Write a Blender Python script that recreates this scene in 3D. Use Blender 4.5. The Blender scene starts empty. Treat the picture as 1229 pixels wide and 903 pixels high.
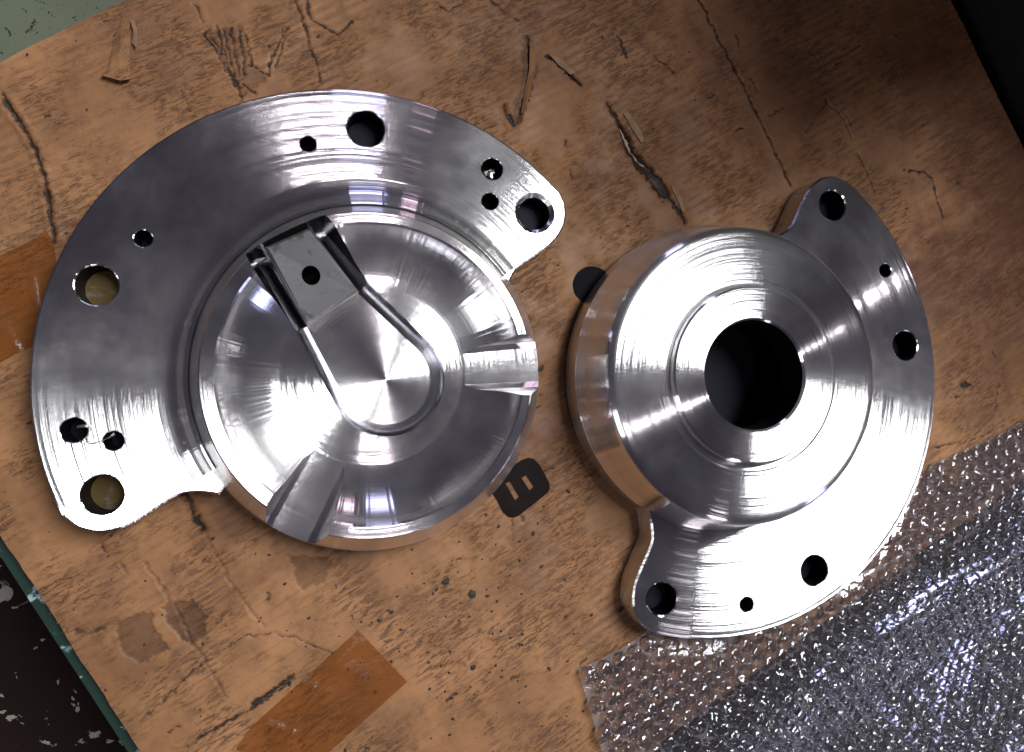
import bpy, bmesh, math, random
import numpy as np
from mathutils import Matrix, Vector

random.seed(7)
rng = np.random.default_rng(11)
S = 0.2          # metres per flange radius: every length below is written in flange radii
ZT = 0.13        # height of the flanges' upper faces above the cardboard
PI = math.pi
scene = bpy.context.scene

# ------------------------------------------------------------------ camera
cam_d = bpy.data.cameras.new('camera')
cam = bpy.data.objects.new('camera', cam_d)
scene.collection.objects.link(cam)
cam_d.sensor_width = 36.0
cam_d.lens = 878.95 / 1229 * 36.0
cam_d.clip_start = 0.01
cam_d.clip_end = 50
R3 = Matrix(((0.97062, -0.00891, -0.24047), (0.0, 0.99931, -0.03702), (0.24063, 0.03593, 0.96995)))
cam.matrix_world = Matrix.Translation((0, 0, (2.5543 + ZT) * S)) @ R3.to_4x4()
scene.camera = cam

# ------------------------------------------------------------------ world and lamps (a dim workshop)
world = bpy.data.worlds.new('World')
scene.world = world
world.use_nodes = True
bg = world.node_tree.nodes['Background']
bg.inputs['Color'].default_value = (0.72, 0.60, 1.0, 1)
bg.inputs['Strength'].default_value = 0.032


def area(name, az, el, dist, sx, sy, power, col, aim=(0.6, 0.0, 0.0), roll=0.0, spread=180):
    d = bpy.data.lights.new(name, 'AREA')
    d.shape = 'RECTANGLE'
    d.size, d.size_y = sx, sy
    d.energy = power
    d.color = col
    d.spread = math.radians(spread)
    o = bpy.data.objects.new(name, d)
    scene.collection.objects.link(o)
    a, e = math.radians(az), math.radians(el)
    t = Vector(aim) * S
    o.location = t + Vector((math.cos(e) * math.cos(a), math.cos(e) * math.sin(a), math.sin(e))) * dist
    q = (t - o.location).to_track_quat('-Z', 'Y')
    o.rotation_euler = (q.to_matrix() @ Matrix.Rotation(math.radians(roll), 3, 'Z')).to_euler()
    return o


def lamp(name, pos, az, lx, ly, power, col, aim=None, spread=180):
    """A rectangular lamp at pos (metres), its long side turned to azimuth az, facing aim (or straight down)."""
    d = bpy.data.lights.new(name, 'AREA')
    d.shape = 'RECTANGLE'
    d.size, d.size_y = lx, ly
    d.energy = power
    d.color = col
    d.spread = math.radians(spread)
    o = bpy.data.objects.new(name, d)
    scene.collection.objects.link(o)
    o.location = pos
    if aim is None:
        o.rotation_euler = (0, 0, math.radians(az))
    else:
        f = (Vector(aim) - Vector(pos)).normalized()
        x = Vector((math.cos(math.radians(az)), math.sin(math.radians(az)), 0))
        x = (x - f * x.dot(f)).normalized()
        y = (-f).cross(x)
        o.rotation_euler = Matrix((x, y, -f)).transposed().to_euler()
    return o


lamp('ceiling_panel', (1.0, 0.72, 2.0), 42, 1.4, 0.42, 100, (0.97, 0.98, 1.0), aim=(0.1, -0.05, 0.0))
lamp('small_ceiling_tube', (0.15, -0.41, 1.95), 15, 0.2, 0.03, 4.0, (1.0, 0.92, 1.0))
area('far_window', 91, 15, 2.4, 0.4, 0.5, 3.5, (0.6, 0.62, 1.0))
area('pink_lamp', 78, 9, 2.4, 0.2, 0.25, 1, (1.0, 0.72, 0.9))
area('side_window', 210, 28, 2.4, 0.6, 0.5, 9, (0.97, 0.98, 1.0))
area('blue_lamp', 330, 15, 2.4, 0.25, 0.4, 3, (0.55, 0.6, 1.0))
area('door_light', 290, 15, 2.4, 0.3, 0.5, 4, (1.0, 0.9, 1.0))

scene.view_settings.view_transform = 'Standard'
scene.view_settings.look = 'None'
scene.view_settings.exposure = 0.0
scene.view_settings.gamma = 1.0
scene.cycles.use_denoising = True
scene.cycles.sample_clamp_indirect = 8.0
scene.cycles.max_bounces = 10
scene.cycles.transparent_max_bounces = 24
scene.cycles.caustics_reflective = False
scene.cycles.caustics_refractive = False


# ------------------------------------------------------------------ node helper
class NT:
    def __init__(self, name):
        self.m = bpy.data.materials.new(name)
        self.m.use_nodes = True
        self.t = self.m.node_tree
        self.t.nodes.clear()
        self.out = self.t.nodes.new('ShaderNodeOutputMaterial')

    def n(self, typ, ins=None, **props):
        nd = self.t.nodes.new('ShaderNode' + typ)
        for k, v in props.items():
            setattr(nd, k, v)
        for k, v in (ins or {}).items():
            self.set(nd, k, v)
        return nd

    def set(self, nd, k, v):
        s = nd.inputs[k]
        if isinstance(v, bpy.types.NodeSocket):
            self.t.links.new(v, s)
        elif isinstance(v, bpy.types.Node):
            self.t.links.new(v.outputs[0], s)
        else:
            if isinstance(v, (tuple, list)) and len(v) == 3 and s.type == 'RGBA':
                v = (*v, 1)
            s.default_value = v

    def math(self, op, a, b=0.0, c=0.0, clamp=False):
        nd = self.n('Math', operation=op, use_clamp=clamp)
        self.set(nd, 0, a)
        self.set(nd, 1, b)
        self.set(nd, 2, c)
        return nd.outputs[0]

    def vmath(self, op, a, b=(0, 0, 0)):
        nd = self.n('VectorMath', operation=op)
        self.set(nd, 0, a)
        self.set(nd, 1, b)
        return nd.outputs[0]

    def noise(self, vec, scale, detail=3.0, rough=0.55, dims='3D', w=None, dist=0.0):
        nd = self.n('TexNoise', noise_dimensions=dims)
        if vec is not None:
            self.set(nd, 'Vector', vec)
        if w is not None:
            self.set(nd, 'W', w)
        nd.inputs['Scale'].default_value = scale
        nd.inputs['Detail'].default_value = detail
        nd.inputs['Roughness'].default_value = rough
        nd.inputs['Distortion'].default_value = dist
        return nd.outputs[0]

    def ramp(self, f, lo, hi, a=0.0, b=1.0):
        nd = self.n('MapRange', clamp=True)
        nd.interpolation_type = 'SMOOTHSTEP'
        self.set(nd, 0, f)
        self.set(nd, 1, lo)
        self.set(nd, 2, hi)
        self.set(nd, 3, a)
        self.set(nd, 4, b)
        return nd.outputs[0]

    def mix(self, f, a, b):
        nd = self.n('Mix', data_type='RGBA')
        self.set(nd, 0, f)
        self.set(nd, 6, a)
        self.set(nd, 7, b)
        return nd.outputs[2]

    def mapping(self, vec, rot=0.0, scale=(1, 1, 1)):
        nd = self.n('Mapping')
        self.set(nd, 'Vector', vec)
        nd.inputs['Rotation'].default_value = (0, 0, rot)
        nd.inputs['Scale'].default_value = scale
        return nd.outputs[0]

    def objco(self):
        return self.n('TexCoord').outputs['Object']

    def finish(self, sh):
        self.t.links.new(sh if isinstance(sh, bpy.types.NodeSocket) else sh.outputs[0], self.out.inputs['Surface'])
        return self.m


def principled(nt, **ins):
    nd = nt.n('BsdfPrincipled')
    for k, v in ins.items():
        nt.set(nd, k.replace('_', ' '), v)
    return nd


# ------------------------------------------------------------------ materials
def turned_metal(name, rough=0.21, amp=0.22, col=(0.80, 0.785, 0.79), wear=0.5, lines=0.0, pitch=0.00006, slope_amp=None, satin=0.055):
    """Lathe-turned metal: fine grooves round the object's own axis tilt the normal only across the grooves."""
    nt = NT(name)
    co = nt.objco()
    sep = nt.n('SeparateXYZ', {0: co})
    circ = nt.n('CombineXYZ', {0: nt.math('MULTIPLY', sep.outputs[1], -1.0), 1: sep.outputs[0], 2: 0.0})
    cw = nt.n('VectorTransform', {0: circ.outputs[0]}, vector_type='VECTOR', convert_from='OBJECT', convert_to='WORLD')
    nrm = nt.n('NewGeometry').outputs['Normal']
    cn = nt.vmath('NORMALIZE', cw.outputs[0])
    tan = nt.vmath('NORMALIZE', nt.vmath('CROSS_PRODUCT', cn, nrm))
    flat = nt.n('CombineXYZ', {0: sep.outputs[0], 1: sep.outputs[1], 2: 0.0})
    rad = nt.n('VectorMath', {0: flat.outputs[0]}, operation='LENGTH').outputs['Value']
    ang = nt.math('ARCTAN2', sep.outputs[1], sep.outputs[0])
    rw = nt.math('ADD', rad, nt.math('MULTIPLY', sep.outputs[2], 1.3))
    wn = nt.n('TexWhiteNoise', noise_dimensions='1D')
    nt.set(wn, 'W', nt.math('FLOOR', nt.math('DIVIDE', rw, pitch)))
    grooves = nt.math('SUBTRACT', wn.outputs[0], 0.5)
    broad = nt.noise(None, 160.0, 3.0, 0.6, dims='1D', w=rw)
    smudge = nt.noise(co, 14.0, 5.0, 0.65)
    fine = nt.noise(co, 160.0, 4.0, 0.7)
    scr = nt.noise(nt.mapping(co, 0.5, (40, 900, 1)), 1.0, 2.0, 0.5)
    am = nt.math('MULTIPLY', nt.ramp(broad, 0.3, 0.7, 0.9, 1.06), amp * 2.0)
    if slope_amp is not None:      # sloping walls were finished finer than the flat faces
        nz = nt.n('SeparateXYZ', {0: nrm}).outputs[2]
        am = nt.math('MULTIPLY', am, nt.ramp(nz, 0.9, 0.985, slope_amp / amp, 1.0))
    n2 = nt.n('VectorMath', {0: tan, 3: nt.math('MULTIPLY', grooves, am)}, operation='SCALE').outputs[0]
    n3 = nt.vmath('ADD', nrm, n2)
    if lines:      # feed marks that run across the grooves
        rl = nt.noise(None, 40.0, 2.0, 0.6, dims='1D', w=ang)
        n3 = nt.vmath('ADD', n3, nt.n('VectorMath', {0: cn, 3: nt.math('MULTIPLY', nt.math('MULTIPLY', nt.math('SUBTRACT', rl, 0.5), lines), nt.ramp(nt.n('SeparateXYZ', {0: nrm}).outputs[2], 0.9, 0.985, 1.0, 0.0))}, operation='SCALE').outputs[0])
    n3 = nt.vmath('NORMALIZE', n3)
    r = nt.math('ADD', rough - 0.01, nt.math('MULTIPLY', broad, 0.02))
    r = nt.math('ADD', r, nt.math('MULTIPLY', nt.ramp(smudge, 0.52, 0.75), 0.09 * wear))
    c = nt.mix(nt.math('MULTIPLY', nt.ramp(smudge, 0.45, 0.8), 0.35 * wear), col, (col[0] * .7, col[1] * .68, col[2] * .66))
    c = nt.mix(nt.math('MULTIPLY', nt.ramp(fine, 0.66, 0.74), 0.5 * wear), c, (.30, .28, .26))
    c = nt.mix(nt.math('MULTIPLY', nt.ramp(scr, 0.66, 0.72), 0.6 * wear), c, (.85, .84, .84))
    p = principled(nt, Base_Color=c, Metallic=1.0, Roughness=r, Anisotropic=0.97, Tangent=tan, Normal=n3)
    q = principled(nt, Base_Color=c, Metallic=1.0, Roughness=0.40, Anisotropic=0.85, Tangent=tan)
    mx = nt.n('MixShader', {0: nt.ramp(smudge, 0.38, 0.72, satin * 0.6, satin * 2.2), 1: p.outputs[0], 2: q.outputs[0]})
    return nt.finish(mx)


def milled_metal(name, rough=0.32, col=(0.55, 0.54, 0.53), spots=0.5):
    nt = NT(name)
    co = nt.objco()
    n1 = nt.noise(co, 90.0, 5.0, 0.7)
    n2 = nt.noise(co, 25.0, 3.0, 0.6)
    n3 = nt.noise(nt.mapping(co, 0.9, (1.0, 12.0, 1.0)), 120.0, 2.0, 0.6)
    r = nt.math('ADD', rough, nt.math('MULTIPLY', n2, 0.12))
    c = nt.mix(nt.math('MULTIPLY', nt.ramp(n1, 0.55, 0.68), spots), col, (.16, .16, .15))
    bp = nt.n('Bump', {'Strength': 0.25, 'Distance': 0.0006, 'Height': nt.math('ADD', n1, nt.math('MULTIPLY', n3, .6))})
    return nt.finish(principled(nt, Base_Color=c, Metallic=1.0, Roughness=r, Normal=bp.outputs[0]))


M_FLANGE = turned_metal('turned_flange_metal', 0.13, 0.52, wear=0.75)
M_DOME = turned_metal('turned_dome_metal', 0.16, 0.46, wear=0.5, slope_amp=0.10)
M_CUP = turned_metal('turned_cup_metal', 0.13, 0.40, wear=0.5, lines=0.10, slope_amp=0.07)
M_POCKET = turned_metal('turned_pocket_metal', 0.2, 0.30, wear=0.6)
M_TONGUE = milled_metal('milled_metal', 0.36, (0.36, 0.36, 0.35), 0.7)
M_WALL = milled_metal('milled_slot_metal', 0.09, (0.36, 0.355, 0.39), 0.15)
M_NOTCH = milled_metal('milled_notch_metal', 0.14, (0.55, 0.545, 0.55), 0.25)
M_BORE = milled_metal('shaded_drilled_bore', 0.55, (0.012, 0.012, 0.016), 0.0)  # near-black base colour paints the unlit insides of the holes
M_DIM_BOTTOM = milled_metal('dim_hole_bottom', 0.5, (0.10, 0.07, 0.03), 0.5)  # brown caps painted dim, for the board seen deep in the holes
M_CHIP = milled_metal('swarf_metal', 0.22, (0.75, 0.72, 0.66), 0.1)


def cardboard_material():
    nt = NT('worn_cardboard')
    co = nt.n('TexCoord').outputs['Object']
    rot = -math.radians(31)
    al = nt.mapping(co, rot, (1, 1, 1))                   # x runs along the flutes
    def st(sx, sy): return nt.mapping(al, 0, (sx, sy, 1))
    mott = nt.noise(co, 9.0, 4.0, 0.6)
    mott2 = nt.noise(co, 38.0, 4.0, 0.6)
    base = nt.mix(nt.ramp(mott, 0.3, 0.7), (0.265, 0.130, 0.056), (0.150, 0.068, 0.026))
    base = nt.mix(nt.math('MULTIPLY', nt.ramp(mott2, 0.42, 0.72), 0.6), base, (0.12, 0.055, 0.023))
    patch = nt.ramp(nt.noise(co, 15.0, 4.0, 0.68), 0.40, 0.60)
    # short dark dashes along the flutes
    d1 = nt.noise(st(95, 420), 1.0, 5.0, 0.7, dist=0.8)
    d1m = nt.math('MULTIPLY', nt.ramp(d1, 0.47, 0.60), patch)
    grn = nt.noise(co, 700.0, 3.0, 0.7)
    d1m = nt.math('MULTIPLY', d1m, nt.ramp(grn, 0.3, 0.6, 0.35, 1.0))
    # rows of rub marks on the flute crests
    wav = nt.n('TexWave', {'Vector': st(1, 1), 'Scale': 46.0, 'Distortion': 2.0, 'Detail': 3.0, 'Detail Scale': 2.0, 'Detail Roughness': 0.7}, wave_type='BANDS', bands_direction='Y')
    wm = nt.math('MULTIPLY', nt.ramp(wav.outputs[1], 0.45, 0.85), nt.math('MULTIPLY', nt.ramp(nt.noise(st(48, 34), 1.0, 3.0, 0.6), 0.44, 0.56), nt.ramp(nt.noise(co, 8.0, 3.0, 0.55), 0.44, 0.56)))
    # long faint streaks
    d2 = nt.noise(st(14, 260), 1.0, 4.0, 0.7)
    d2m = nt.ramp(d2, 0.52, 0.72)
    specks = nt.noise(st(230, 420), 1.0, 2.0, 0.6)
    spm = nt.math('MULTIPLY', nt.ramp(specks, 0.66, 0.72), nt.ramp(nt.noise(co, 16.0, 3.0, 0.6), 0.42, 0.62))
    a_dark = nt.n('Attribute', attribute_name='dark').outputs['Fac']
    a_peel = nt.n('Attribute', attribute_name='peel').outputs['Fac']
    a_stain_shade = nt.n('Attribute', attribute_name='stain_shade').outputs['Fac']
    c = nt.mix(nt.math('MULTIPLY', d2m, 0.42), base, (0.11, 0.052, 0.026))
    c = nt.mix(nt.math('MULTIPLY', d1m, 0.9), c, (0.045, 0.022, 0.012))
    c = nt.mix(nt.math('MULTIPLY', wm, 0.8), c, (0.11, 0.056, 0.03))
    pn = nt.noise(st(60, 200), 1.0, 3.0, 0.7)
    c = nt.mix(nt.math('MULTIPLY', a_peel, nt.ramp(pn, 0.2, 0.75, 0.65, 1.0)), c, nt.mix(nt.ramp(pn, 0.35, 0.65), (0.030, 0.013, 0.006), (0.095, 0.043, 0.019)))
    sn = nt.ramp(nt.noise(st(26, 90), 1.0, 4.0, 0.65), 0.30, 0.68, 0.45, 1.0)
    c = nt.mix(nt.math('MULTIPLY', a_stain_shade, sn), c, (0.075, 0.028, 0.013))
    c = nt.mix(nt.math('MULTIPLY', spm, 0.85), c, (0.02, 0.014, 0.01))
    ed = nt.ramp(nt.math('ADD', a_dark, nt.math('MULTIPLY', nt.math('SUBTRACT', nt.noise(co, 190.0, 3.0, 0.7), 0.5), 0.7)), 0.25, 0.75)
    c = nt.mix(nt.math('MULTIPLY', ed, nt.ramp(a_dark, 0.02, 0.2)), c, (0.018, 0.011, 0.008))
    h = nt.math('ADD', nt.math('MULTIPLY', d1m, -0.6), nt.math('MULTIPLY', mott2, 0.5))
    h = nt.math('ADD', h, nt.math('MULTIPLY', nt.noise(co, 420.0, 3.0, 0.7), 0.35))
    h = nt.math('SUBTRACT', h, nt.math('MULTIPLY', ed, 0.5))
    bp = nt.n('Bump', {'Strength': 0.55, 'Distance': 0.0012, 'Height': h})
    rg = nt.ramp(nt.noise(co, 30.0, 3.0, 0.6), 0.3, 0.7, 0.52, 0.8)
    return nt.finish(principled(nt, Base_Color=c, Roughness=rg, Specular_IOR_Level=0.28, Normal=bp.outputs[0]))


M_CARD = cardboard_material()


def simple(name, col, rough=0.6, metallic=0.0, nscale=60.0, namp=0.35, spec=0.4):
    nt = NT(name)
    co = nt.objco()
    n1 = nt.noise(co, nscale, 4.0, 0.6)
    c = nt.mix(nt.math('MULTIPLY', nt.ramp(n1, 0.3, 0.75), namp), col, tuple(v * 0.35 for v in col))
    bp = nt.n('Bump', {'Strength': 0.3, 'Distance': 0.0006, 'Height': n1})
    return nt.finish(principled(nt, Base_Color=c, Roughness=rough, Metallic=metallic, Specular_IOR_Level=spec, Normal=bp.outputs[0]))


M_CARDSIDE = simple('torn_paper', (0.36, 0.24, 0.15), 0.85, nscale=150)
M_PAPER = simple('peeled_paper', (0.24, 0.145, 0.085), 0.85, nscale=120, namp=0.6)
M_CRUMB = simple('black_grit', (0.018, 0.013, 0.010), 0.7)


def ink_material(name, col, miss=0.72):
    nt = NT(name)
    co = nt.objco()
    n1 = nt.noise(co, 200.0, 3.0, 0.6)
    c = nt.mix(nt.ramp(n1, miss, miss + 0.05), col, (0.36, 0.21, 0.13))
    c = nt.mix(nt.math('MULTIPLY', nt.ramp(nt.noise(co, 40.0, 3.0, 0.6), 0.4, 0.7), 0.5), c, tuple(min(1, v * 2.0) for v in col))
    return nt.finish(principled(nt, Base_Color=c, Roughness=0.7, Specular_IOR_Level=0.08))


M_INK = ink_material('brown_black_ink', (0.005, 0.003, 0.0025))
M_INK2 = ink_material('black_ink', (0.003, 0.0025, 0.004), 0.9)


def tape_material():
    nt = NT('brown_packing_tape')
    co = nt.objco()
    n1 = nt.noise(co, 25.0, 4.0, 0.6)
    c = nt.mix(nt.ramp(n1, 0.35, 0.7), (0.19, 0.082, 0.030), (0.13, 0.055, 0.020))
    w = nt.noise(nt.mapping(co, 0.9, (18, 130, 1)), 1.0, 3.0, 0.6)
    bp = nt.n('Bump', {'Strength': 0.35, 'Distance': 0.001, 'Height': nt.math('ADD', w, nt.noise(co, 160.0, 3.0, .7))})
    p = principled(nt, Base_Color=c, Roughness=0.22, Specular_IOR_Level=0.5, Normal=bp.outputs[0])
    tr = nt.n('BsdfTransparent', {'Color': (0.88, 0.70, 0.50)})
    mx = nt.n('MixShader', {0: 0.22, 1: tr.outputs[0], 2: p.outputs[0]})
    return nt.finish(mx)


M_TAPE = tape_material()


def paint_material(name, col, chip, lo, hi, scale, chip2=None, rough=0.5, spec=0.3):
    nt = NT(name)
    co = nt.objco()
    n1 = nt.noise(co, scale, 4.0, 0.62, dist=0.4)
    n2 = nt.noise(co, scale * 3.5, 3.0, 0.6)
    c = nt.mix(nt.math('MULTIPLY', nt.ramp(nt.noise(co, 12.0, 3.0, .6), .3, .7), .5), col, tuple(v * .6 for v in col))
    f = nt.ramp(n1, lo, hi)
    c = nt.mix(f, c, chip)
    if chip2:
        c = nt.mix(nt.ramp(n2, 0.64, 0.68), c, chip2)
    bp = nt.n('Bump', {'Strength': 0.4, 'Distance': 0.001, 'Height': nt.math('SUBTRACT', nt.math('MULTIPLY', n2, .3), f)})
    return nt.finish(principled(nt, Base_Color=c, Roughness=rough, Specular_IOR_Level=spec, Normal=bp.outputs[0]))


M_GREEN = paint_material('green_bench_paint', (0.085, 0.10, 0.066), (0.02, 0.022, 0.018), 0.62, 0.66, 140.0, (0.03, 0.032, 0.026))
M_EDGE = paint_material('chipped_green_edge', (0.010, 0.026, 0.019), (0.20, 0.29, 0.31), 0.57, 0.66, 75.0, (0.01, 0.014, 0.012), 0.4)
M_FLOOR = paint_material('dark_chipped_floor', (0.011, 0.006, 0.0045), (0.20, 0.19, 0.165), 0.60, 0.62, 42.0, None, 0.8, 0.08)


def wrap_material(name, haze, boost, bump, ring, web=0.0):
    nt = NT(name)
    co = nt.objco()
    n1 = nt.noise(co, 130.0, 3.0, 0.65, dist=1.0)
    n2 = nt.noise(co, 420.0, 2.0, 0.6)
    bp = nt.n('Bump', {'Strength': bump, 'Distance': 0.0008, 'Height': nt.math('ADD', n1, nt.math('MULTIPLY', n2, 0.25))})
    fr = nt.n('Fresnel', {'IOR': 1.5, 'Normal': bp.outputs[0]})
    gl = nt.n('BsdfGlossy', {'Color': (0.98, 0.98, 1.0), 'Roughness': 0.11, 'Normal': bp.outputs[0]})
    tr = nt.n('BsdfTransparent', {'Color': (0.90, 0.90, 0.93)})
    hz = nt.n('BsdfDiffuse', {'Color': (0.55, 0.54, 0.58)})
    hr_ = nt.n('Fresnel', {'IOR': 1.12})
    hf_ = nt.math('ADD', nt.math('MULTIPLY', hr_.outputs[0], ring), haze, clamp=True)
    if web:
        hf_ = nt.math('ADD', hf_, nt.math('MULTIPLY', nt.n('Attribute', attribute_name='web').outputs['Fac'], web), clamp=True)
    mx = nt.n('MixShader', {0: hf_, 1: tr.outputs[0], 2: hz.outputs[0]})
    f = nt.math('ADD', nt.math('MULTIPLY', fr.outputs[0], boost), 0.04, clamp=True)
    mx2 = nt.n('MixShader', {0: f, 1: mx.outputs[0], 2: gl.outputs[0]})
    return nt.finish(mx2)


M_FILM = wrap_material('clear_film', 0.025, 0.5, 0.3, 0.2, 0.12)
M_BUB = wrap_material('clear_bubble', 0.012, 1.0, 0.7, 0.8)


# ------------------------------------------------------------------ object helpers
def mesh_from(name, verts, faces, mat, smooth=None, scale=S):
    me = bpy.data.meshes.new(name)
    me.from_pydata([(v[0] * scale, v[1] * scale, v[2] * scale) for v in verts], [], faces)
    me.update()
    if mat:
        me.materials.append(mat)
    if smooth is not None:
        me.shade_smooth()
        me.set_sharp_from_angle(angle=math.radians(smooth))
    return me


def obj(name, me, parent=None, loc=(0, 0, 0)):
    o = bpy.data.objects.new(name, me)
    scene.collection.objects.link(o)
    o.location = Vector(loc) * S
    o.parent = parent
    return o


def tag(o, label=None, cat=None, group=None, kind=None):
    if label: o['label'] = label
    if cat: o['category'] = cat
    if group: o['group'] = group
    if kind: o['kind'] = kind
    return o


def thing(name, label, cat, loc, group=None):
    return tag(obj(name, None, None, loc), label, cat, group)


def lathe(profile, seg=288, closed=False):
    vs, fs, ring = [], [], []
    for r, z in profile:
        if r < 1e-6:
            ring.append([len(vs)])
            vs.append((0, 0, z))
        else:
            ring.append(list(range(len(vs), len(vs) + seg)))
            for i in range(seg):
                a = 2 * PI * i / seg
                vs.append((r * math.cos(a), r * math.sin(a), z))
    n = len(ring)
    for k in range(n if closed else n - 1):
        A, B = ring[k], ring[(k + 1) % n]
        for i in range(seg):
            j = (i + 1) % seg
            if len(A) == 1 and len(B) == 1: continue
            if len(A) == 1: fs.append((A[0], B[j], B[i]))
            elif len(B) == 1: fs.append((A[i], A[j], B[0]))
            else: fs.append((A[i], A[j], B[j], B[i]))
    return vs, fs


def rounded(profile, idx_r, n=6):
    """Round chosen corners of a profile: idx_r maps point index -> radius."""
    out = []
    for i, p in enumerate(profile):
        if i in idx_r and 0 < i < len(profile) - 1:
            P, A, B = Vector(p), Vector(profile[i - 1]), Vector(profile[i + 1])
            u, w = (A - P).normalized(), (B - P).normalized()
            th = u.angle(w)
            d = min(idx_r[i] / math.tan(th / 2), 0.49 * (A - P).length, 0.49 * (B - P).length)
            p0, p1 = P + u * d, P + w * d
            for k in range(n + 1):
                t = k / n
                q = p0 * (1 - t) ** 2 + P * 2 * t * (1 - t) + p1 * t * t
                out.append((q.x, q.y))
        else:
            out.append(p)
    return out


def fix_normals(me):
    bm = bmesh.new()
    bm.from_mesh(me)
    bmesh.ops.recalc_face_normals(bm, faces=bm.faces)
    bm.to_mesh(me)
    bm.free()


def boolean(me, cutters, op='DIFFERENCE'):
    o = bpy.data.objects.new('temporary', me)
    scene.collection.objects.link(o)
    tmp = [o]
    for c in cutters:
        co = bpy.data.objects.new('temporary_cutter', c)
        scene.collection.objects.link(co)
        tmp.append(co)
        md = o.modifiers.new('b', 'BOOLEAN')
        md.operation = op
        md.solver = 'EXACT'
        md.object = co
        md.material_mode = 'TRANSFER'
    dg = bpy.context.evaluated_depsgraph_get()
    res = bpy.data.meshes.new_from_object(o.evaluated_get(dg))
    for t in tmp:
        bpy.data.objects.remove(t)
    return res


def prism(levels, mat=None):
    """levels: list of (outline, z) with equal point counts, bottom to top -> closed solid."""
    vs, fs = [], []
    n = len(levels[0][0])
    for out, z in levels:
        vs += [(x, y, z) for x, y in out]
    for k in range(len(levels) - 1):
        for i in range(n):
            j = (i + 1) % n
            fs.append((k * n + i, k * n + j, (k + 1) * n + j, (k + 1) * n + i))
    fs.append(tuple(range(n - 1, -1, -1)))
    fs.append(tuple(range((len(levels) - 1) * n, len(levels) * n)))
    me = mesh_from('prism', vs, fs, mat)
    fix_normals(me)
    return me


def offset_poly(pts, d):
    """Offset a counter-clockwise polygon outwards by d."""
    n = len(pts)
    res = []
    for i in range(n):
        a, p, b = Vector(pts[i - 1]), Vector(pts[i]), Vector(pts[(i + 1) % n])
        e1, e2 = (p - a).normalized(), (b - p).normalized()
        n1, n2 = Vector((e1.y, -e1.x)), Vector((e2.y, -e2.x))
        m = (n1 + n2)
        m = m.normalized() if m.length > 1e-6 else n1
        k = d / max(0.5, m.dot(n1))
        q = p + m * k
        res.append((q.x, q.y))
    return res


def catmull(pts, n=8):
    P = [Vector(p) for p in pts]
    out = []
    for i in range(len(P) - 1):
        a, b, c, d = P[max(i - 1, 0)], P[i], P[i + 1], P[min(i + 2, len(P) - 1)]
        for k in range(n):
            t = k / n
            q = 0.5 * ((2 * b) + (c - a) * t + (2 * a - 5 * b + 4 * c - d) * t * t + (3 * b - a - 3 * c + d) * t ** 3)
            out.append((q.x, q.y))
    out.append(tuple(P[-1]))
    return out


# ------------------------------------------------------------------ ground: floor, bench, cardboard
TL, TR, BR, BL = map(np.array, ((-1.66, 0.675), (1.87, 3.22), (3.79, 0.055), (-0.075, -2.046)))
T_CARD = 0.028

fl = mesh_from('floor', [(-30, -30, 0), (30, -30, 0), (30, 30, 0), (-30, 30, 0)], [(0, 1, 2, 3)], M_FLOOR)
tag(obj('floor', fl, None, (0, 0, -0.62)), kind='structure')


def along(a, b, t): return tuple(a + (b - a) * t)


uh = (TR - TL) / np.linalg.norm(TR - TL)
vh = (BL - TL) / np.linalg.norm(BL - TL)
b_out = [TL - vh * 4.0 - uh * 0.047, BL - uh * 0.047 - vh * 0.03, BR - uh * 0.03 - vh * 0.03, TR - vh * 4.0 - uh * 0.03]
b_out = [tuple(p) for p in b_out]
inner = offset_poly(b_out, -0.045)
bench_top = prism([(b_out, -0.25), (b_out, -T_CARD - 0.012), (offset_poly(b_out, -0.008), -T_CARD - 0.003)], M_GREEN)
bench = tag(obj('bench_top', bench_top), kind='structure')
# the painted, chipped edge strip that shows along the board
es = [tuple(TL - uh * 0.044 - vh * 1.0), tuple(BL - uh * 0.044 - vh * 0.04), tuple(BL + uh * 0.03 - vh * 0.04), tuple(TL + uh * 0.03 - vh * 1.0)]
strip = prism([(es, -T_CARD - 0.0028), (es, -T_CARD - 0.0005)], M_EDGE)
obj('edge_strip', strip, bench)

# black corner filled by a made-up machine, tall enough to shade the board
mc = TR + (BR - TR) * 0.42 + uh * 0.10
mo = [tuple(mc - vh * 2.4), tuple(mc + vh * 1.5), tuple(mc + vh * 1.5 + uh * 2.0), tuple(mc - vh * 2.4 + uh * 2.0)]
M_BLACK = simple('black_machine_paint', (0.004, 0.0035, 0.005), 0.6)
mach = thing('added_machine_body', 'black corner at the upper right, built up as a made-up machine to shade the cardboard', 'machine', (*mc, -0.62))
def rel(pts): return [(x - mc[0], y - mc[1]) for x, y in pts]
obj('housing', prism([(offset_poly(rel(mo), -0.03), 0.0), (offset_poly(rel(mo), -0.03), 2.6), (offset_poly(rel(mo), -0.08), 2.66)], M_BLACK), mach)
hd = [tuple(mc - vh * 2.4 - uh * 0.85), tuple(mc + vh * 0.25 - uh * 0.85), tuple(mc + vh * 0.55 + uh * 0.3), tuple(mc - vh * 2.4 + uh * 0.3)]
obj('unseen_shade_head', prism([(offset_poly(rel(hd), -0.05), 2.35), (rel(hd), 2.42), (rel(hd), 3.3), (offset_poly(rel(hd), -0.05), 3.38)], M_BLACK), mach)  # unseen head, made up to keep lamp light off the board
obj('base_plate', prism([(offset_poly(rel(mo), 0.03), 0.002), (offset_poly(rel(mo), 0.03), 0.30), (offset_poly(rel(mo), 0.01), 0.32)], M_BLACK), mach)

# cardboard sheet: relief, wear and some painted shade on a dense grid
NU, NV = 900, 640


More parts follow.
